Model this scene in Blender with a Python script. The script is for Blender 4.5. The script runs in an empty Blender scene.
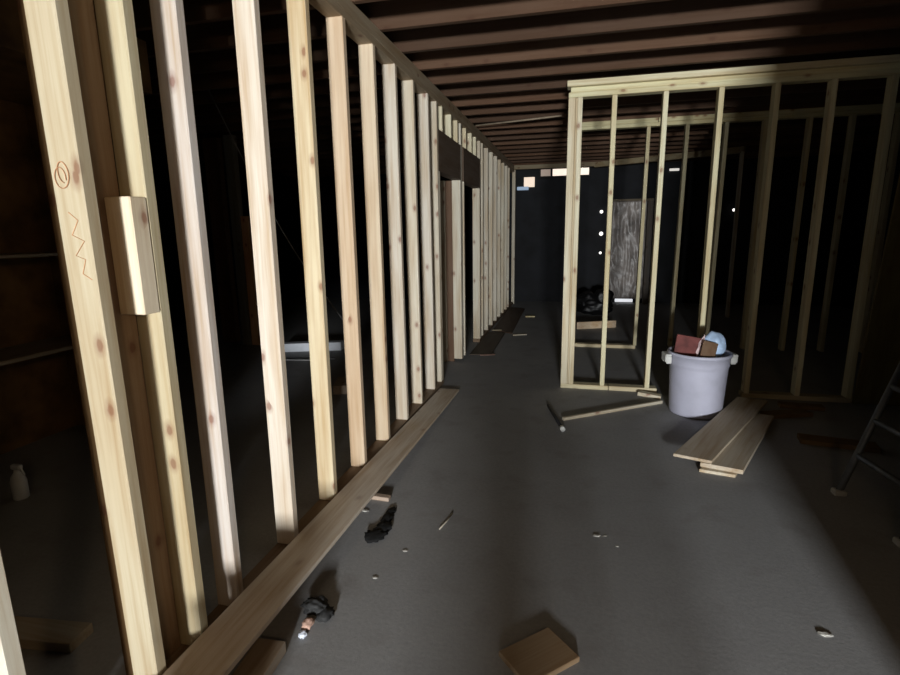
import bpy, bmesh, math, random
from mathutils import Vector, Matrix, noise
random.seed(7)
SC = bpy.context.scene
COL = SC.collection
R = math.radians

# ------------------------------------------------------------------ camera
cd = bpy.data.cameras.new('camera')
cam = bpy.data.objects.new('camera', cd); COL.objects.link(cam)
cd.sensor_width = 36.0; cd.sensor_fit = 'HORIZONTAL'
cd.lens = 36.0 * 520.6 / 900.0
cd.clip_start = 0.02; cd.clip_end = 60
yaw, pit, rol = R(13.7), R(11.5), R(-0.86)
fw = Vector((-math.sin(yaw)*math.cos(pit), math.cos(yaw)*math.cos(pit), -math.sin(pit)))
rt = Vector((math.cos(yaw), math.sin(yaw), 0)); up = rt.cross(fw)
r2 = rt*math.cos(rol) + up*math.sin(rol); u2 = -rt*math.sin(rol) + up*math.cos(rol)
M = Matrix((r2, u2, -fw)).transposed().to_4x4(); M.translation = (0, 0, 1.38)
cam.matrix_world = M
SC.camera = cam

# ------------------------------------------------------------------ world, lights, exposure
w = bpy.data.worlds.new('world'); SC.world = w; w.use_nodes = True
w.node_tree.nodes['Background'].inputs[0].default_value = (1.0, 0.8, 0.6, 1)
w.node_tree.nodes['Background'].inputs[1].default_value = 0.0015
SC.view_settings.view_transform = 'Standard'; SC.view_settings.look = 'None'
SC.view_settings.exposure = 0.0; SC.view_settings.gamma = 1.0
SC.view_settings.use_curve_mapping = False

ld = bpy.data.lights.new('rear_daylight', 'AREA')  # inferred source behind the camera; the window around it is added
ld.shape = 'RECTANGLE'; ld.size = 0.60; ld.size_y = 0.46; ld.energy = 750; ld.color = (0.955, 0.985, 1.0)
lo = bpy.data.objects.new('rear_daylight', ld); COL.objects.link(lo)
lo.matrix_world = Matrix.Translation((0.66, -5.22, 1.20)) @ Matrix.Rotation(R(90), 4, 'X')   # -Z -> +Y
pd = bpy.data.lights.new('warm_fill', 'POINT'); pd.energy = 24; pd.color = (1.0, 0.68, 0.36); pd.shadow_soft_size = 0.08  # added warm fill light, no real lamp stands there
po = bpy.data.objects.new('warm_fill', pd); COL.objects.link(po); po.location = (0.55, -1.0, 1.85)

# ------------------------------------------------------------------ materials
def lin(c):
    return tuple((x/12.92 if x <= .04045 else ((x+.055)/1.055)**2.4) for x in c) + (1,)
def nodes(name):
    m = bpy.data.materials.new(name); m.use_nodes = True
    nt = m.node_tree; return m, nt, nt.nodes['Principled BSDF']
def N(nt, t, **kw):
    n = nt.nodes.new(t)
    for k, v in kw.items():
        if k in n.inputs.keys(): n.inputs[k].default_value = v
        else: setattr(n, k, v)
    return n
def ramp(nt, fac, stops):
    r = nt.nodes.new('ShaderNodeValToRGB'); e = r.color_ramp.elements
    while len(e) < len(stops): e.new(0.5)
    for i, (p, c) in enumerate(stops): e[i].position = p; e[i].color = c
    nt.links.new(fac, r.inputs[0]); return r.outputs[0]
def mix(nt, fac, a, b, mode='MIX'):
    n = nt.nodes.new('ShaderNodeMix'); n.data_type = 'RGBA'; n.blend_type = mode
    for s, v in ((0, fac), (6, a), (7, b)):
        if hasattr(v, 'is_linked'): nt.links.new(v, n.inputs[s])
        else: n.inputs[s].default_value = v
    return n.outputs[2]
G = lambda v: (v, v, v, 1)
WC = {}
def wood(col, axis='Z', rough=.62, knots=1.0, grain=1.0):
    key = (col, axis, knots, grain)
    if key in WC: return WC[key]
    m, nt, b = nodes('lumber')
    tc = N(nt, 'ShaderNodeTexCoord'); L = nt.links.new
    def mapped(a, l):
        mp = nt.nodes.new('ShaderNodeMapping'); s = [a, a, a]; s['XYZ'.index(axis)] = l
        mp.inputs['Scale'].default_value = s; L(tc.outputs['Object'], mp.inputs['Vector']); return mp.outputs[0]
    g_ = max(col); col = tuple(c + (g_-c)*.30 for c in col) if g_ > .7 else col
    base = lin(col); dk = lin((col[0]*.86, col[1]*.78, col[2]*.68)); lt = lin(tuple(min(1, c*1.06) for c in col))
    n1 = N(nt, 'ShaderNodeTexNoise', Scale=1.0, Detail=4.0, Roughness=.6); L(mapped(70, 2.2), n1.inputs['Vector'])
    c1 = ramp(nt, n1.outputs[0], [(.30, dk), (.55, base), (.8, lt)])
    n2 = N(nt, 'ShaderNodeTexNoise', Scale=1.0, Detail=2.0); L(mapped(14, 1.4), n2.inputs['Vector'])
    c2 = mix(nt, .55*grain, c1, ramp(nt, n2.outputs[0], [(.35, dk), (.6, base)]))
    sx = N(nt, 'ShaderNodeSeparateXYZ'); L(tc.outputs['Object'], sx.inputs[0])
    o_ = [k for k in 'XYZ' if k != axis]
    su = N(nt, 'ShaderNodeMath', operation='ADD'); L(sx.outputs[o_[0]], su.inputs[0]); L(sx.outputs[o_[1]], su.inputs[1])
    m1 = N(nt, 'ShaderNodeMath', operation='MULTIPLY'); L(su.outputs[0], m1.inputs[0]); m1.inputs[1].default_value = 11
    m2 = N(nt, 'ShaderNodeMath', operation='MULTIPLY'); L(sx.outputs[axis], m2.inputs[0]); m2.inputs[1].default_value = 6.5
    cx = N(nt, 'ShaderNodeCombineXYZ'); L(m1.outputs[0], cx.inputs[0]); L(m2.outputs[0], cx.inputs[1])
    v = N(nt, 'ShaderNodeTexVoronoi', Scale=1.0); v.voronoi_dimensions = '2D'; L(cx.outputs[0], v.inputs['Vector'])
    n3 = N(nt, 'ShaderNodeTexNoise', Scale=1.0, Detail=2.0); L(mapped(60, 40), n3.inputs['Vector'])
    ad = N(nt, 'ShaderNodeMath', operation='MULTIPLY_ADD'); ad.inputs[1].default_value = .08
    L(n3.outputs[0], ad.inputs[0]); L(v.outputs['Distance'], ad.inputs[2])
    sr = N(nt, 'ShaderNodeSeparateColor'); L(v.outputs['Color'], sr.inputs[0])
    gt = N(nt, 'ShaderNodeMath', operation='GREATER_THAN'); L(sr.outputs[0], gt.inputs[0]); gt.inputs[1].default_value = .80
    k0 = ramp(nt, ad.outputs[0], [(.12, G(.68*knots)), (.17, G(.30*knots)), (.30, G(0))])
    km = N(nt, 'ShaderNodeMath', operation='MULTIPLY'); L(k0, km.inputs[0]); L(gt.outputs[0], km.inputs[1]); k = km.outputs[0]
    c3 = mix(nt, k, c2, lin((.50*col[0]+.06, .26*col[1]+.04, .18*col[2]+.03)))
    L(c3, b.inputs['Base Color']); b.inputs['Roughness'].default_value = rough
    b.inputs['Specular IOR Level'].default_value = .25
    bp = N(nt, 'ShaderNodeBump', Strength=.12, Distance=.002); L(n1.outputs[0], bp.inputs['Height']); L(bp.outputs[0], b.inputs['Normal'])
    WC[key] = m; return m
def plain(name, col, rough=.6, metal=0, var=.15, scale=12, spec=.3, bump=0):
    m, nt, b = nodes(name); L = nt.links.new
    tc = N(nt, 'ShaderNodeTexCoord'); n = N(nt, 'ShaderNodeTexNoise', Scale=scale, Detail=4.0); L(tc.outputs['Object'], n.inputs['Vector'])
    c = lin(col); d = lin(tuple(x*(1-var) for x in col)); l = lin(tuple(min(1, x*(1+var*.6)) for x in col))
    L(ramp(nt, n.outputs[0], [(.3, d), (.5, c), (.72, l)]), b.inputs['Base Color'])
    b.inputs['Roughness'].default_value = rough; b.inputs['Metallic'].default_value = metal; b.inputs['Specular IOR Level'].default_value = spec
    if bump:
        bp = N(nt, 'ShaderNodeBump', Strength=bump, Distance=.01); L(n.outputs[0], bp.inputs['Height']); L(bp.outputs[0], b.inputs['Normal'])
    return m
def glow(name, col, s):
    m, nt, b = nodes(name)
    b.inputs['Base Color'].default_value = lin(col); b.inputs['Emission Color'].default_value = lin(col); b.inputs['Emission Strength'].default_value = s
    return m
def floor_mat():
    m, nt, b = nodes('worn_concrete'); L = nt.links.new
    tc = N(nt, 'ShaderNodeTexCoord')
    n1 = N(nt, 'ShaderNodeTexNoise', Scale=1.7, Detail=6.0, Roughness=.6); L(tc.outputs['Object'], n1.inputs['Vector'])
    n2 = N(nt, 'ShaderNodeTexNoise', Scale=60.0, Detail=5.0, Roughness=.7); L(tc.outputs['Object'], n2.inputs['Vector'])
    n3 = N(nt, 'ShaderNodeTexNoise', Scale=5.0, Detail=5.0); L(tc.outputs['Object'], n3.inputs['Vector'])
    c = ramp(nt, n1.outputs[0], [(.3, lin((.52, .515, .515))), (.52, lin((.57, .57, .57))), (.75, lin((.61, .61, .61)))])
    c = mix(nt, .5, c, ramp(nt, n2.outputs[0], [(.3, lin((.51, .51, .51))), (.6, lin((.60, .595, .595)))]))
    c = mix(nt, ramp(nt, n3.outputs[0], [(.56, G(0)), (.74, G(.35))]), c, lin((.44, .415, .395)))
    L(c, b.inputs['Base Color']); b.inputs['Roughness'].default_value = .68; b.inputs['Specular IOR Level'].default_value = .3
    bp = N(nt, 'ShaderNodeBump', Strength=.25, Distance=.003); L(n2.outputs[0], bp.inputs['Height']); L(bp.outputs[0], b.inputs['Normal'])
    return m
PINE_A = (.74, .67, .52); PINE_Y = (.755, .69, .52); PINE_W = (.81, .76, .71); PINE_O = (.86, .735, .575); PINE_K = (.83, .79, .69)
PINE_G = (.86, .83, .63)
OLD = (.35, .265, .205)

# ------------------------------------------------------------------ geometry helpers
def link(name, bm, mat, parent=None, smooth=False):
    bmesh.ops.recalc_face_normals(bm, faces=bm.faces)
    me = bpy.data.meshes.new(name); bm.to_mesh(me); bm.free()
    for mt in (mat if isinstance(mat, (list, tuple)) else [mat]): me.materials.append(mt)
    if smooth:
        for p in me.polygons: p.use_smooth = True
    o = bpy.data.objects.new(name, me); COL.objects.link(o)
    if parent is not None: o.parent = parent
    return o
def hexa(bm, P, bev=.0025):
    """P: 8 corners, bottom four counter-clockwise then top four"""
    vs = [bm.verts.new(p) for p in P]
    fs = [bm.faces.new([vs[i] for i in q]) for q in ((3,2,1,0),(4,5,6,7),(0,1,5,4),(1,2,6,5),(2,3,7,6),(3,0,4,7))]
    if bev: bmesh.ops.bevel(bm, geom=list({e for f in fs for e in f.edges}), offset=bev, segments=1, affect='EDGES', profile=.5)
    return bm
def box(x0, x1, y0, y1, z0, z1, bev=.0025, bm=None):
    bm = bm or bmesh.new()
    return hexa(bm, [(x0,y0,z0),(x1,y0,z0),(x1,y1,z0),(x0,y1,z0),(x0,y0,z1),(x1,y0,z1),(x1,y1,z1),(x0,y1,z1)], bev)
def obox(mat, size, bev=.0025, bm=None):
    """box of the given size centred on mat's origin"""
    bm = bm or bmesh.new(); a, b, c = (s/2 for s in size)
    P = [Vector(p) for p in ((-a,-b,-c),(a,-b,-c),(a,b,-c),(-a,b,-c),(-a,-b,c),(a,-b,c),(a,b,c),(-a,b,c))]
    return hexa(bm, [mat @ p for p in P], bev)
def frame(loc, rx=0, ry=0, rz=0):
    return Matrix.Translation(loc) @ Matrix.Rotation(R(rz), 4, 'Z') @ Matrix.Rotation(R(ry), 4, 'Y') @ Matrix.Rotation(R(rx), 4, 'X')
def tube(bm, pts, r, seg=8, cap=True):
    pts = [Vector(p) for p in pts]; rings = []
    for i, p in enumerate(pts):
        d = (pts[min(i+1, len(pts)-1)] - pts[max(i-1, 0)]).normalized()
        a = d.orthogonal().normalized() if i == 0 else (a - d*a.dot(d)).normalized()
        b = d.cross(a)
        rings.append([bm.verts.new(p + (a*math.cos(2*math.pi*k/seg) + b*math.sin(2*math.pi*k/seg))*r) for k in range(seg)])
    for q0, q1 in zip(rings, rings[1:]):
        for k in range(seg): bm.faces.new((q0[k], q0[(k+1) % seg], q1[(k+1) % seg], q1[k]))
    if cap: bm.faces.new(rings[0][::-1]); bm.faces.new(rings[-1])
    return bm
def lathe(bm, prof, seg=48, c=(0,0,0)):
    rings = [[bm.verts.new((c[0]+r*math.cos(2*math.pi*k/seg), c[1]+r*math.sin(2*math.pi*k/seg), c[2]+z)) for k in range(seg)] for r, z in prof]
    for q0, q1 in zip(rings, rings[1:]):
        for k in range(seg): bm.faces.new((q0[k], q0[(k+1) % seg], q1[(k+1) % seg], q1[k]))
    bm.faces.new(rings[0][::-1]); bm.faces.new(rings[-1]); return bm
def tag(o, label=None, cat=None, group=None, kind=None):
    for k, v in (('label', label), ('category', cat), ('group', group), ('kind', kind)):
        if v: o[k] = v
    return o
def thing(name, label, cat, loc=(0,0,0), group=None):
    o = bpy.data.objects.new(name, None); COL.objects.link(o); o.location = loc; o.empty_display_size = .1
    return tag(o, label, cat, group)
def part(name, bm, mat, root, smooth=False):
    """a child of root; coordinates in bm are world, moved into root's frame"""
    bm.transform(Matrix.Translation(-root.location)); return link(name, bm, mat, root, smooth)
def single(name, bm, mat, label, cat, group=None, smooth=False):
    return tag(link(name, bm, mat, None, smooth), label, cat, group)
def struct(name, bm, mat, parent=None):
    return tag(link(name, bm, mat, parent), kind='structure')

def align(o, ang):
    """turn the object's own axes by ang about Z, leaving it where it is, so the grain runs along the board"""
    o.data.transform(Matrix.Rotation(-ang, 4, 'Z')); o.rotation_euler = (0, 0, ang); return o
# ------------------------------------------------------------------ the setting
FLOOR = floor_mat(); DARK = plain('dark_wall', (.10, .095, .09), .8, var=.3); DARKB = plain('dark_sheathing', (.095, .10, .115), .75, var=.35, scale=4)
struct('floor', box(-6, 4.5, -5.6, 10.8, -.15, 0, 0), FLOOR)
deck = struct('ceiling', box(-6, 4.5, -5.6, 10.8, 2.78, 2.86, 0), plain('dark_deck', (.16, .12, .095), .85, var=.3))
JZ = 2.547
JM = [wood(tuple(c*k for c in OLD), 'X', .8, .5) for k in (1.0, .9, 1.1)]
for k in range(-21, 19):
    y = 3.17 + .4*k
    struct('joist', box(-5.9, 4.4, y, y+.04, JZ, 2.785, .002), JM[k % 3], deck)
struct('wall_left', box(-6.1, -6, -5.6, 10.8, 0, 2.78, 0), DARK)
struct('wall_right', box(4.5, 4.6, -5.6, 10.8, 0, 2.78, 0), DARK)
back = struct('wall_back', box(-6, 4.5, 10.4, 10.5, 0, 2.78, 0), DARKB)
# wall behind the camera; the window in it is added around the light source
bm = bmesh.new()
for q in ((-6, .34, 0, 2.78), (.98, 4.5, 0, 2.78), (.34, .98, 0, .92), (.34, .98, 1.48, 2.78)):
    box(q[0], q[1], -5.42, -5.28, q[2], q[3], 0, bm)
struct('wall_front', bm, DARK)
struct('wall_blocker_right', box(.968, 1.08, -5.28, .62, 0, JZ, 0), DARK)  # unseen wall added to cast the shadow edge on the right
bm = box(-1.26, -1.16, -5.28, -.40, 0, JZ, 0); box(-1.26, -1.16, -.40, .42, 0, .52, 0, bm); box(-1.26, -1.16, -.40, .42, .80, JZ, 0, bm)  # added out of view to shade the left room; slot lights the white board
struct('wall_blocker_left', bm, DARK)
w3 = struct('added_window', box(.34, .98, -5.41, -5.40, .92, 1.48, 0), glow('daylit_pane', (1, .97, .93), 1.0))  # unseen glowing pane, added as the origin of the daylight
bm = bmesh.new()
for q in ((.34, .37, .92, 1.48), (.95, .98, .92, 1.48), (.37, .95, .92, .95), (.37, .95, 1.45, 1.48)): box(q[0], q[1], -5.41, -5.35, q[2], q[3], .002, bm)
link('window_frame', bm, DARK, w3)
# unseen short posts added behind the camera to cast the floor shadow bands
struct('shadow_post', box(.045, .265, -1.25, -1.16, 0, .78), wood(OLD, 'Z'))
struct('shadow_post', box(.40, .49, -1.25, -1.16, 0, .74), wood(OLD, 'Z'))

# daylit openings high in the back wall
LIT = glow('daylit_pane', (1.0, .93, .86), .95); LITD = glow('grey_pane', (.62, .55, .50), .6); TRIM = plain('dark_trim', (.09, .08, .08), .7)
w1 = struct('window_1', box(-.50, .17, 10.37, 10.39, 2.375, 2.50, 0), LIT)
link('pane', box(-.72, -.535, 10.37, 10.39, 2.38, 2.50, 0), LITD, w1)
bm = bmesh.new()
for q in ((-.75, .20, 2.345, 2.375), (-.535, -.495, 2.37, 2.51), (.165, .20, 2.37, 2.51), (-.75, -.715, 2.37, 2.51)): box(q[0], q[1], 10.35, 10.4, q[2], q[3], .002, bm)
link('window_frame', bm, TRIM, w1)
w2 = struct('window_2', box(-1.03, -.83, 10.37, 10.39, 2.19, 2.37, 0), glow('daylit_pane', (.95, .86, .78), .75))
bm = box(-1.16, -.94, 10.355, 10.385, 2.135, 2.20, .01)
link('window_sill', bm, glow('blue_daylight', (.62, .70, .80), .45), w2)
struct('window_4', box(1.56, 1.72, 10.37, 10.39, 2.385, 2.425, 0), glow('daylit_gap', (.9, .88, .85), .8))
struct('door_gap', box(.73, 1.05, 10.33, 10.39, .02, .075, .004), glow('daylit_gap', (.92, .93, .95), .85))  # glowing strip stands for daylight under the far door

# ------------------------------------------------------------------ long stud wall on the left
LW = thing('stud_wall', 'long open wall of pale studs along the left of the corridor', 'stud wall', (-1.2, 5, 0))
XF, XB = -1.163, -1.252
def stud(root, x0, x1, yb, yt, z0, z1, mat, name='stud', t=.038):
    bm = hexa(bmesh.new(), [(x0,yb,z0),(x1,yb,z0),(x1,yb+t,z0),(x0,yb+t,z0),(x0,yt,z1),(x1,yt,z1),(x1,yt+t,z1),(x0,yt+t,z1)], .003)
    return part(name, bm, mat, root)
ZT = 2.43
for yb, yt, c in ((.70, .70, PINE_K), (1.063, 1.054, PINE_A), (1.247, 1.252, PINE_Y), (1.440, 1.450, PINE_W), (1.838, 1.860, (.89, .83, .74)),
                  (2.231, 2.250, (.88, .79, .60)), (2.628, 2.627, PINE_O), (3.027, 3.027, (.87, .765, .61)), (3.424, 3.400, (.85, .795, .70)), (3.794, 3.779, (.87, .815, .70)),
                  (4.185, 4.156, (.85, .80, .71)), (4.425, 4.415, PINE_K), (5.345, 5.345, PINE_K), (6.425, 6.425, (.80, .75, .64)),
                  (6.60, 6.60, PINE_K), (6.99, 6.99, (.81, .77, .68)), (7.38, 7.38, PINE_K), (7.77, 7.77, (.82, .78, .69)), (8.16, 8.16, PINE_K), (8.55, 8.55, (.83, .79, .68)), (8.94, 8.94, PINE_K), (9.24, 9.24, PINE_K)):
    stud(LW, XB, XF, yb, yt, .038, ZT, wood(c))
part('return_stud', box(-1.375, -1.325, 5.30, 5.338, .0, 1.885), wood((.74, .69, .57)), LW)
part('return_board', box(-1.324, -1.253, 5.325, 5.343, .0, 1.885), wood((.42, .33, .26)), LW)
# jack studs below the headers, one behind, short cripples above
for y, x0, x1 in ((5.305, XB, XF), (5.47, XB, XF), (6.385, XB, XF)):
    stud(LW, x0, x1, y, y, .038, 1.885, wood(PINE_K), 'jack_stud')
stud(LW, XB, XF, 4.465, 4.465, .038, 1.885, wood((.80, .75, .64)), 'jack_stud')
for y in (4.60, 4.93, 5.20, 5.60, 5.90, 6.15): stud(LW, XB, XF, y, y, 2.225, ZT, wood((.86, .82, .66)), 'cripple_stud')
HD = wood((.40, .345, .295), 'Y', .75, .4)
part('header', box(XB, XF, 4.465, 5.343, 1.886, 2.224), HD, LW)
part('header', box(XB, XF, 5.47, 6.423, 1.886, 2.224), HD, LW)
part('bottom_plate', box(XB, XF, .43, 4.50, 0, .038), wood((.52, .44, .36), 'Y'), LW)
part('bottom_plate', box(XB, XF, 6.36, 10.1, 0, .038), wood((.52, .44, .36), 'Y'), LW)
TP = wood((.62, .56, .47), 'Y')
part('top_plate', box(XB, XF, .47, 10.1, ZT, ZT+.038), TP, LW)
part('top_plate', box(XB, XF, .47, 10.1, ZT+.039, ZT+.077), TP, LW)
part('top_plate', box(XB-.01, XF-.004, .47, 10.1, ZT+.078, JZ-.001), TP, LW)
o = part('backing_board', box(-1.282, -1.244, 1.105, 1.245, .038, ZT), wood((.60, .50, .41)), LW); o['label'] = 'brown flat backing board between two studs'
part('backing_stud', box(-1.294, -1.254, 1.075, 1.113, .038, ZT), wood((.40, .31, .20)), LW)
o = part('block', box(-1.250, XF+.001, 1.192, 1.248, 1.165, 1.485), wood((.90, .82, .68)), LW); o['label'] = 'short block nailed to a stud'
# crayon squiggles on the face of the near stud
bm = bmesh.new()
pts = [(-1.222+(.017+.003*math.sin(a*.37))*math.cos(a)+.0012*a, 1.0545, 1.515+.028*math.sin(a)+.002*a) for a in [k*.4 for k in range(28)]]
tube(bm, pts, .0011, 5)
tube(bm, [(-1.215, 1.056, 1.44), (-1.19, 1.056, 1.42), (-1.214, 1.056, 1.385), (-1.18, 1.056, 1.37), (-1.212, 1.056, 1.335), (-1.185, 1.0565, 1.325), (-1.20, 1.0565, 1.29), (-1.175, 1.057, 1.275)], .0010, 5)
part('crayon_mark', bm, plain('orange_crayon', (.78, .58, .43), .8), LW)

# loose plank lying along the foot of the left wall
def plank_between(a, b, wdt, t, bev=.002):
    a, b = Vector(a), Vector(b); d = (b-a); L = d.length; y = d.normalized(); x = y.cross(Vector((0,0,1))).normalized(); z = x.cross(y)
    m = Matrix((x, y, z)).transposed().to_4x4(); m.translation = (a+b)/2
    return obox(m, (wdt, L, t), bev)
single('plank', plank_between((-1.045, .62, .135), (-1.055, 4.28, .012), .175, .02), wood((.85, .78, .69), 'Y', knots=.5),
       'long brown plank lying along the foot of the left stud wall', 'plank')
tb = single('lumber_offcut', plank_between((-.925, .72, .021), (-.958, 1.33, .021), .10, .042), wood((.62, .56, .49), 'Y'),
       'thick grey lumber offcut beside the plank in the bottom edge of the photo', 'lumber')

# ------------------------------------------------------------------ short partition on the right
Y1 = 4.566
RW = thing('stud_wall', 'front partition of pale studs just behind the grey bin', 'stud wall', (.9, Y1, 0))
GY = PINE_G
RM = [wood((.86, .82, .62)), wood((.87, .84, .66)), wood((.84, .80, .60))]
def rstud(root, x, y, z0, z1, mat, w=.038, dx=0, name='stud'):
    bm = hexa(bmesh.new(), [(x,y,z0),(x+w,y,z0),(x+w,y+.089,z0),(x,y+.089,z0),(x+dx,y,z1),(x+w+dx,y,z1),(x+w+dx,y+.089,z1),(x+dx,y+.089,z1)], .003)
    return part(name, bm, mat, root)
rstud(RW, -.106, Y1, .038, 2.414, wood((.87, .825, .68)), .055)
rstud(RW, -.050, Y1+.006, .038, 2.414, wood((.80, .72, .55)), .016, name='spacer_board')
rstud(RW, -.034, Y1, .038, 2.414, wood((.87, .83, .68)), .038)
for i, x in enumerate((.230, .600, 1.0, 1.375, 1.745, 2.11, 2.50, 2.9, 3.3)): rstud(RW, x, Y1, .038, 2.414, RM[i % 3], dx=(.0, .008, .0, .004)[i % 4])
part('bottom_plate', box(-.106, .30, Y1, Y1+.089, 0, .038), wood((.86, .82, .64), 'X'), RW)
part('bottom_plate', box(.305, .70, Y1, Y1+.089, 0, .038), wood((.84, .80, .64), 'X'), RW)
part('bottom_plate', box(1.36, 3.6, Y1, Y1+.089, 0, .038), wood((.72, .66, .5), 'X'), RW)
part('top_plate', box(-.106, 3.6, Y1, Y1+.089, 2.415, 2.452), wood((.86, .83, .62), 'X'), RW)
part('top_plate', box(-.090, 3.6, Y1+.004, Y1+.089, 2.453, 2.490), wood((.88, .85, .63), 'X'), RW)
part('ledger_board', box(-.118, 3.6, Y1-.03, Y1+.089, 2.492, 2.536), wood((.88, .84, .66), 'X'), RW)

# second partition behind it
Y2 = 6.30
SW = thing('stud_wall', 'second partition of studs seen through the front one', 'stud wall', (.9, Y2, 0))
for i, x in enumerate((-.03, .672, 1.062, 1.445, 1.83, 2.22, 2.6, 3.0)): rstud(SW, x, Y2, .038, 2.461, wood((.78, .74, .55)), dx=(.0, .02, .02, .02)[i % 4])
part('bottom_plate', box(-.03, .70, Y2, Y2+.089, 0, .038), wood((.82, .77, .60), 'X'), SW)
part('top_plate', box(-.05, 3.4, Y2, Y2+.089, 2.462, 2.500), wood((.80, .77, .55), 'X'), SW)
part('top_plate', box(-.05, .80, Y2+.002, Y2+.089, 2.501, JZ-.001), wood((.80, .77, .55), 'X'), SW)
part('top_plate', box(.805, 3.4, Y2-.003, Y2+.089, 2.501, JZ-.001), wood((.78, .74, .52), 'X'), SW)

# far framing at the end of the corridor
FW = thing('stud_wall', 'dim far framing with one end post at the end of the corridor', 'stud wall', (0, 9.9, 0))
part('stud', box(-1.205, -1.148, 9.95, 10.04, 0, 2.47), wood(PINE_K), FW)
part('stud', box(2.3, 2.34, 8.82, 8.91, 0, 2.47), wood(PINE_K), FW)
part('top_plate', box(-1.24, .30, 9.93, 10.02, 2.475, JZ-.002), wood((.55, .50, .40), 'X'), FW)
part('top_plate', plank_between((.26, 9.98, 2.50), (2.35, 8.86, 2.50), .089, .088), wood((.60, .55, .44), 'X'), FW)

# ------------------------------------------------------------------ grey bin and what is in it
CX, CY = .915, 4.125
bn = thing('trash_can', 'grey round plastic trash can standing in front of the partition', 'trash can', (CX, CY, 0))
BIN = plain('grey_plastic', (.70, .70, .76), .45, var=.06, scale=6, spec=.4)
bm = bmesh.new()
lathe(bm, [(0.1710,0.000),(0.1827,0.006),(0.1863,0.020),(0.1872,0.050),(0.2016,0.360),(0.2034,0.375),(0.2088,0.385),(0.2097,0.395),(0.2124,0.452),(0.2214,0.455),(0.2241,0.462),(0.2232,0.472),(0.2187,0.477),(0.2124,0.478),(0.2061,0.474),(0.2034,0.460),(0.1962,0.370),(0.1800,0.040),(0.1782,0.020),(0.0010,0.018)], 56, (CX, CY, 0))
part('body', bm, BIN, bn, True)
for s in (-1, 1):
    HM = plain('pale_plastic', (.80, .80, .78), .5, var=.05)
    a = R(8); ux = Vector((math.cos(a)*s, math.sin(a)*s, 0)); uy = Vector((-math.sin(a), math.cos(a), 0)); c = Vector((CX, CY, 0))
    bm = bmesh.new()
    m = Matrix((ux, uy, Vector((0,0,1)))).transposed().to_4x4()
    m.translation = c + ux*.236 + Vector((0,0,.452)); obox(m, (.044, .11, .02), .006, bm)
    m.translation = c + ux*.250 + Vector((0,0,.425)); obox(m, (.016, .10, .052), .006, bm)
    for k in (-1, 1):
        m.translation = c + ux*.230 + uy*.042*k + Vector((0,0,.415)); obox(m, (.038, .016, .056), .005, bm)
    part('handle', bm, HM, bn)
def blob(bm, c, r, seed=0, amp=.12, f=6, sub=4):
    q = bmesh.ops.create_icosphere(bm, subdivisions=sub, radius=1)
    for v in q['verts']:
        p = v.co.copy(); k = 1 + amp*noise.noise(p*f*.3 + Vector((seed, seed*2, 0))) + amp*.5*abs(noise.noise(p*f + Vector((seed, 3, seed))))
        v.co = Vector((p.x*r[0], p.y*r[1], p.z*r[2]))*k + Vector(c)
    return bm
single('plastic_bag', blob(bmesh.new(), (CX+.102, CY+.045, .508), (.082, .088, .108), 3, .14), plain('blue_bag', (.72, .82, .94), .4, var=.08, scale=9, spec=.5),
       'pale blue crumpled plastic bag sticking out of the trash can', 'bag', smooth=True)
bx = thing('insulation_scrap', 'brick red board scrap with a torn white edge in the trash can', 'scrap', (CX-.11, CY-.06, .4))
m = frame((CX-.094, CY-.015, .490), -18, 8, -6)
part('panel', obox(m, (.168, .030, .20), .004), plain('red_board', (.44, .245, .23), .75, var=.2), bx)
bm = bmesh.new()
m2 = m @ Matrix.Translation((.084, -.012, .035))
blob(bm, (0,0,0), (.015, .018, .07), 5, .7, 7, 3); bm.transform(m2 @ Matrix.Rotation(R(10), 4, 'Y'))
part('torn_edge', bm, plain('torn_paper', (.90, .80, .80), .8), bx)
o = single('board_scrap', obox(frame((CX+.030, CY-.115, .478), -22, 12, -6), (.10, .024, .19), .003), [wood((.42, .33, .25)), wood((.72, .58, .42))],
       'short brown board scrap leaning between red scrap and blue bag', 'board')

# ------------------------------------------------------------------ boards and sticks on the floor by the bin
MDF = (.74, .665, .55)
def flat(name, corner_l, corner_r, length, z, t, mat, label, cat, group=None, rise=0):
    a, b = Vector(corner_l).to_3d(), Vector(corner_r).to_3d(); ux = (b-a); wd = ux.length; ux.normalize(); d = Vector((-ux.y, ux.x, 0))
    return a, b, ux, d, wd
def slab(p, q, d, length, z, t, bev=.002):
    """board on the floor: front edge p->q (x,y), running along direction d"""
    d = Vector((d[0], d[1])).normalized(); p, q = Vector(p), Vector(q); P = [p, q, q+d*length, p+d*length]
    return hexa(bmesh.new(), [(v.x, v.y, z) for v in P] + [(v.x, v.y, z+t) for v in P], bev)
bd = (.478, .878)
align(single('wide_board', slab((.725, 3.042), (.905, 3.004), (.43, .90), 1.15, 0, .018), wood((.80, .74, .62), 'Y'), 'lowest thin board of the small stack beside the trash can', 'board'), R(-26))
align(single('wide_board', slab((.735, 3.075), (.945, 3.015), (.43, .90), 1.10, .019, .026), wood((.76, .695, .59), 'Y', knots=.2), 'thick middle board with pale cut edge under the top board', 'board'), R(-26))
align(single('wide_board', slab((.596, 3.13), (.792, 3.065), bd, 1.42, .046, .018), wood(MDF, 'Y', knots=.2), 'wide tan board lying on top of the stack by the trash can', 'board'), R(-26))
align(single('wood_stick', plank_between((-.062, 3.735, .013), (.700, 4.285, .013), .024, .024), wood((.76, .72, .62), 'X'), 'long thin wooden stick lying diagonally before the front partition', 'stick'), R(35.8))
o = thing('metal_rod', 'short dark rod with a white tip on the floor left of stick', 'rod', (-.12, 3.76, 0))
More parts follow.
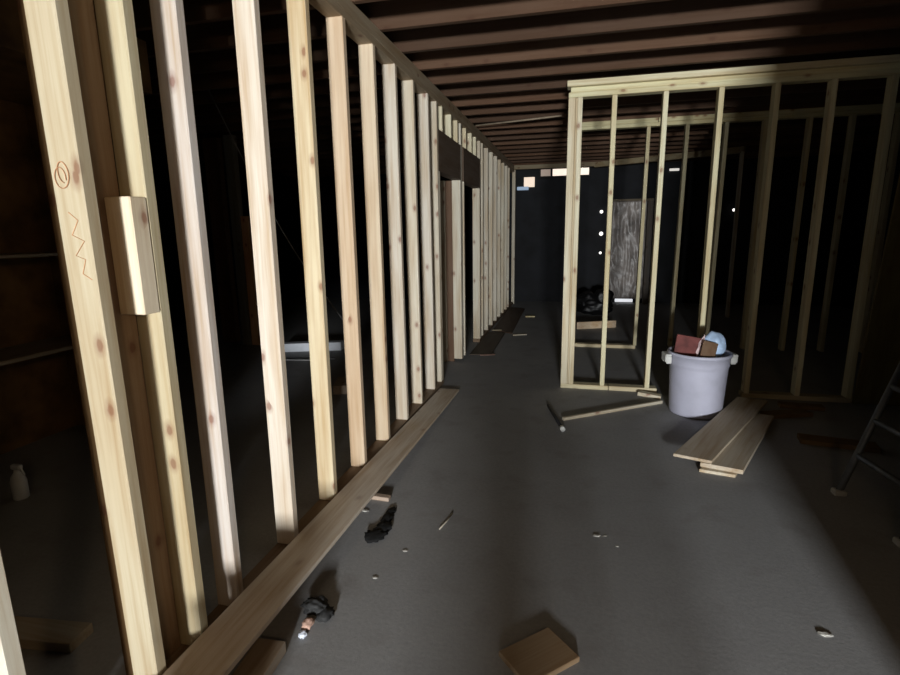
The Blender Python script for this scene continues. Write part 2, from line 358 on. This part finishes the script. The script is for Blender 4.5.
part('shaft', tube(bmesh.new(), [(-.183, 4.02, .014), (-.065, 3.55, .014)], .013, 10), plain('dark_metal', (.22, .22, .23), .5, .4), o, True)
part('tip', tube(bmesh.new(), [(-.066, 3.552, .017), (-.056, 3.512, .017)], .017, 12), plain('white_cap', (.86, .86, .84), .5), o, True)
single('wood_offcut', slab((.535, 4.462), (.705, 4.372), (.2, 1), .07, 0, .03), wood((.88, .85, .74), 'X'), 'small white wood offcut against the front partition sill', 'offcut')
align(single('plywood_square', slab((-.102, 1.36), (.052, 1.505), (-.7, .72), .155, 0, .02), wood((.60, .52, .42), 'X', knots=.3), 'square tan plywood scrap lying at the bottom centre of floor', 'plywood'), R(43))
single('wood_offcut', slab((-1.035, 2.352), (-.915, 2.345), (.0, 1), .035, 0, .022), wood((.70, .63, .57), 'X'), 'little wood offcut touching the plank on the corridor floor', 'offcut')

bk = thing('blocker', 'added pale plastic bucket on the floor just outside the lower left edge', 'blocker', (-.835, .50, 0))  # added out of view only to shade the stud bottoms and plank end
part('body', lathe(bmesh.new(), [(.108,0),(.112,.01),(.128,.30),(.136,.305),(.136,.33),(.126,.33),(.122,.30),(.104,.015),(.001,.014)], 32, (-.835, .50, 0)), plain('pale_plastic', (.7, .7, .68), .5, var=.05), bk, True)

# dark rag, rubble with pink and white bits
bm = bmesh.new()
for i, (x, y, rx, ry, rz) in enumerate(((-.865, 2.03, .045, .05, .02), (-.852, 2.10, .035, .05, .018), (-.862, 2.18, .025, .06, .014), (-.868, 2.25, .02, .04, .01))):
    blob(bm, (x, y, rz*.45), (rx, ry, rz*.6), i+2, .5, 9, 3)
single('dark_rag', bm, plain('black_cloth', (.085, .085, .085), .9, var=.4, scale=60), 'crumpled black rag on the floor beside the plank', 'rag', smooth=True)
bm = blob(bmesh.new(), (-.905, 1.535, .02), (.045, .035, .022), 9, .5, 8, 4); blob(bm, (-.855, 1.51, .012), (.028, .035, .013), 4, .5, 8, 3)
single('rubble_lump', bm, plain('dark_rubble', (.20, .20, .20), .9, var=.4, scale=40), 'dark lump of rubble on the floor near the plank end', 'rubble', smooth=True)
single('brick_fragment', blob(bmesh.new(), (-.893, 1.452, .014), (.018, .026, .014), 6, .4, 7, 3), plain('pink_brick', (.78, .64, .57), .85), 'small pinkish fragment lying in front of the dark rubble lump', 'fragment', smooth=True)
single('paper_scrap', blob(bmesh.new(), (-.888, 1.405, .010), (.013, .014, .010), 8, .5, 7, 3), plain('white_scrap', (.82, .84, .88), .7), 'tiny white paper scrap below the pinkish fragment', 'scrap', smooth=True)
straws = [((-.59, 2.15), (-.562, 2.30), 'thin pale straw on the open floor beside the black rag'),]
for a, b, l in straws:
    single('straw', tube(bmesh.new(), [(a[0], a[1], .004), ((a[0]+b[0])/2+.004, (a[1]+b[1])/2, .004), (b[0], b[1], .004)], .0035, 6), plain('straw_pale', (.74, .71, .64), .8), l, 'straw', smooth=True)
for x, y, r, l in ((.131, 2.255, .017, 'pale chip on the floor in middle of the lit strip'), (.168, 2.262, .008, 'tiny pale chip right of the bigger chip'), (.215, 2.19, .007, 'tiny pale crumb in front of two pale chips'),
                   (.873, 1.807, .022, 'flat pale chip on the bright floor strip at lower right'), (-1.0, 2.235, .018, 'white chip touching the plank near the small offcut'), (-.696, 1.957, .012, 'pale chip on the floor right of the black rag'), (-.758, 1.757, .012, 'pale chip between the black rag and the rubble')):
    single('floor_chip', blob(bmesh.new(), (x, y, r*.15), (r, r*.6, r*.15), x, .5, 6, 2), plain('pale_chip', (.78, .77, .74), .8), l, 'chip', 'pale chips on the floor')

# flat brown sheets on the floor along the far left wall
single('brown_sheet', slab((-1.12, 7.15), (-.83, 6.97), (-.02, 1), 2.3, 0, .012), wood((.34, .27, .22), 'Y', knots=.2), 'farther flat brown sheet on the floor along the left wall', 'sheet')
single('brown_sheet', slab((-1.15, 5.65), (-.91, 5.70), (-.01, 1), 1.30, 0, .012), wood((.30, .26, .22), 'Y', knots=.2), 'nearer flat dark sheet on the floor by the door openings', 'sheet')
single('wood_strip', slab((-1.02, 5.58), (-.86, 5.64), (0, 1), .04, .013, .012), wood((.50, .40, .36), 'X'), 'thin brownish strip lying on the nearer dark sheet', 'strip')
single('wood_strip', slab((-.80, 6.84), (-.62, 6.92), (-.1, 1), .05, 0, .014), wood((.74, .70, .60), 'X'), 'pale strip on the corridor floor before the brown sheet corner', 'strip')
single('wood_strip', slab((-.78, 8.38), (-.63, 8.42), (-.1, 1), .08, 0, .02), wood((.80, .74, .52), 'X'), 'small yellowish strip far down the corridor floor', 'strip')
single('wood_strip', slab((-1.12, 7.08), (-.99, 7.12), (0, 1), .04, .013, .012), wood((.62, .58, .48), 'X'), 'pale strip on the near edge of the farther brown sheet', 'strip')

# ------------------------------------------------------------------ beyond the partitions
single('lumber_offcut', slab((.035, 7.45), (.575, 7.68), (-.3, 1), .04, 0, .10), wood((.86, .74, .58), 'X'), 'pinkish lumber piece on edge on the floor behind the second partition', 'lumber')
def sheet_wavy(x0, x1, z0, z1, y, amp, nx=36, nz=90):
    bm = bmesh.new(); g = []
    for front in (0, 1):
        g.append([[bm.verts.new((x0+(x1-x0)*i/nx, y + front*.012 + amp*(noise.noise(Vector((i*.22, j*.07, 1))) + .35*noise.noise(Vector((i*.5+j*.2, j*.22, 7)))), z0+(z1-z0)*j/nz)) for i in range(nx+1)] for j in range(nz+1)])
    for q in g:
        for j in range(nz):
            for i in range(nx): bm.faces.new((q[j][i], q[j][i+1], q[j+1][i+1], q[j+1][i]))
    a, b = g
    for j in range(nz):
        bm.faces.new((a[j][0], a[j+1][0], b[j+1][0], b[j][0])); bm.faces.new((a[j][nx], b[j][nx], b[j+1][nx], a[j+1][nx]))
    for i in range(nx):
        bm.faces.new((a[0][i], b[0][i], b[0][i+1], a[0][i+1])); bm.faces.new((a[nz][i], a[nz][i+1], b[nz][i+1], b[nz][i]))
    return bm
PL = plain('grey_plastic_sheet', (.58, .545, .52), .42, var=.25, scale=5, spec=.8)
ps = thing('plastic_sheet', 'wrinkled shiny grey plastic sheet hung in the far doorway', 'plastic sheet', (.86, 10.25, 0))
part('sheet', sheet_wavy(.60, 1.20, .10, 1.87, 10.22, .028), PL, ps, True)
part('batten', box(.57, 1.31, 10.19, 10.25, 1.87, 1.91), wood((.45, .42, .36), 'X'), ps)
part('jamb', box(.56, .60, 10.235, 10.30, 0, 1.87), wood((.30, .27, .23)), ps)
part('jamb', box(1.215, 1.31, 10.235, 10.30, 0, 1.87), wood((.44, .42, .40)), ps)
bm = bmesh.new()
for c, r, s in (((.20, 8.95, .17), (.20, .16, .19), 1), ((.43, 8.9, .20), (.16, .15, .23), 4), ((.33, 8.85, .12), (.26, .14, .13), 6)): blob(bm, c, r, s, .3, 6, 4)
single('black_sack', bm, plain('black_plastic', (.055, .055, .06), .45, var=.3, spec=.4), 'lumpy black sack on the floor in front of the far doorway', 'sack', smooth=True)
BULB = glow('white_glow', (1, .98, .95), 1.6)
for (x, z, r, l) in ((.415, 1.70, .030, 'highest of the three small round lights beside the plastic sheet'), (.425, 1.30, .036, 'middle of the three small round lights beside the plastic sheet'), (.425, .945, .024, 'lowest of the three small round lights beside the plastic sheet'), (2.66, 1.68, .026, 'lone small round light far back on the right side')):
    t = thing('wall_light', l, 'light', (x, 10.36, z), 'small round lights on the back wall')
    part('bulb', blob(bmesh.new(), (x, 10.335, z), (r, r, r), 1, 0, 1, 3), BULB, t, True)
    part('socket', tube(bmesh.new(), [(x, 10.355, z), (x, 10.399, z)], .02, 10), TRIM, t, True)
single('conduit', tube(bmesh.new(), [(-1.14, 6.03, 2.528), (-.7, 5.93, 2.528), (-.2, 5.80, 2.528)], .009, 8), plain('pale_conduit', (.58, .52, .44), .6), 'thin pale conduit under the joists across the corridor', 'conduit', smooth=True)

# ------------------------------------------------------------------ left room seen between the studs
single('white_trim_board', slab((-3.40, 5.40), (-2.72, 5.62), (-.1, 1), .12, 0, .10), plain('white_pvc', (.90, .92, .95), .45, var=.04), 'white trim board on the floor in the dark left room', 'trim board')
single('wire', tube(bmesh.new(), [(-3.35, 5.12, .006), (-3.1, 5.05, .006), (-2.85, 5.02, .02), (-2.6, 5.2, .006)], .008, 6), plain('grey_wire', (.6, .6, .6), .5), 'grey wire on the floor before the white trim board', 'wire', smooth=True)
single('lumber_offcut', slab((-2.03, 3.99), (-1.87, 4.06), (-.3, 1), .30, 0, .075), wood((.72, .64, .55), 'Y'), 'brown lumber offcut on the floor left of the left stud wall', 'lumber')
pt = thing('doubled_post', 'doubled grey and orange post standing in the left room', 'post', (-3.98, 5.75, 0))
part('post', box(-4.12, -4.0, 5.70, 5.79, 0, JZ-.01), wood((.50, .50, .47)), pt)
o = part('side_board', box(-3.995, -3.90, 5.72, 5.76, 0, 1.6), wood((.85, .60, .38)), pt); o['label'] = 'orange side board'
single('rough_post', box(-4.48, -4.28, 5.80, 5.89, 0, JZ-.01), wood((.46, .34, .24)), 'rough brown post left of the doubled post in left room', 'post')
bm = bmesh.new(); pts = []
for k in range(15):
    t = k/14; pts.append((-2.98+1.16*t, 4.0, JZ-.0-JZ*t*.78 - .16*math.sin(math.pi*t)))
pts += [(-1.80, 4.0, .30), (-1.78, 4.02, .02)]
tube(bm, pts, .0045, 6)
single('hanging_cable', bm, plain('white_cable', (.55, .55, .55), .6), 'thin pale cable hanging slanted in the dark left room', 'cable', smooth=True)
cb = thing('shelf_unit', 'dark brown shelf unit at the far left edge of the photo', 'shelf', (-3.4, 2.4, 0))
CM = plain('brown_panel', (.50, .38, .24), .75, var=.25, scale=5)
part('back_panel', box(-3.62, -3.60, 1.95, 2.95, 0, JZ-.002), CM, cb)
part('side_panel', box(-3.60, -3.20, 2.93, 2.95, 0, 2.243), CM, cb)
part('shelf', box(-3.60, -3.20, 1.95, 2.93, .66, .685), wood((.62, .58, .52), 'Y'), cb)
part('shelf', box(-3.60, -3.20, 1.95, 2.93, 1.265, 1.285), wood((.62, .58, .52), 'Y'), cb)
part('overhead_box', box(-3.597, -2.60, 1.70, 2.95, 2.245, JZ-.002), CM, cb)
bt = thing('spray_bottle', 'white spray bottle standing on the floor in the left room', 'bottle', (-2.88, 1.97, 0))
WH = plain('white_bottle', (.82, .84, .86), .45, var=.05)
part('body', lathe(bmesh.new(), [(.030,0),(.036,.005),(.037,.10),(.030,.13),(.015,.15),(.013,.165)], 20, (-2.88, 1.97, 0)), WH, bt, True)
bm = box(-2.905, -2.845, 1.957, 1.983, .168, .195, .005); tube(bm, [(-2.85, 1.97, .18), (-2.83, 1.97, .14)], .006, 8)
part('spray_head', bm, WH, bt)
single('lumber_offcut', slab((-2.45, 1.075), (-1.62, 1.165), (-.11, 1), .10, 0, .038), wood((.66, .62, .55), 'X'), 'lumber offcut on the floor in the lower left corner', 'lumber')

# ------------------------------------------------------------------ dark right side
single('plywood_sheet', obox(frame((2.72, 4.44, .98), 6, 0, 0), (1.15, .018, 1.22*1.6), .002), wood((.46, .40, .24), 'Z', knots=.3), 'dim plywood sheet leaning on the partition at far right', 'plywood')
ldr = thing('step_ladder', 'metal step ladder standing in the dark at the right edge', 'ladder', (1.6, 2.8, 0))
AL = plain('dull_aluminium', (.42, .43, .44), .5, .6, var=.1)
f1, f2, d = Vector((1.372, 2.91, .02)), Vector((1.43, 2.46, .02)), Vector((.1, .095, .157)).normalized()
for f in (f1, f2):
    part('rail', tube(bmesh.new(), [f, f+d*1.5], .018, 8), AL, ldr, True)
    part('foot', box(f.x-.03, f.x+.03, f.y-.025, f.y+.025, 0, .03, .006), plain('pale_rubber', (.72, .72, .70), .6), ldr)
for k in range(1, 6):
    part('rung', tube(bmesh.new(), [f1+d*(.22*k), f2+d*(.22*k)], .016, 8), AL, ldr, True)
top1, top2 = f1+d*1.5, f2+d*1.5
for t in (top1, top2):
    part('back_leg', tube(bmesh.new(), [t, Vector((t.x+.35, t.y+.30, .0))], .015, 8), AL, ldr, True)
part('top_cap', obox(frame((top1+top2)/2, 0, 0, 0), (.16, .52, .03), .005), AL, ldr)
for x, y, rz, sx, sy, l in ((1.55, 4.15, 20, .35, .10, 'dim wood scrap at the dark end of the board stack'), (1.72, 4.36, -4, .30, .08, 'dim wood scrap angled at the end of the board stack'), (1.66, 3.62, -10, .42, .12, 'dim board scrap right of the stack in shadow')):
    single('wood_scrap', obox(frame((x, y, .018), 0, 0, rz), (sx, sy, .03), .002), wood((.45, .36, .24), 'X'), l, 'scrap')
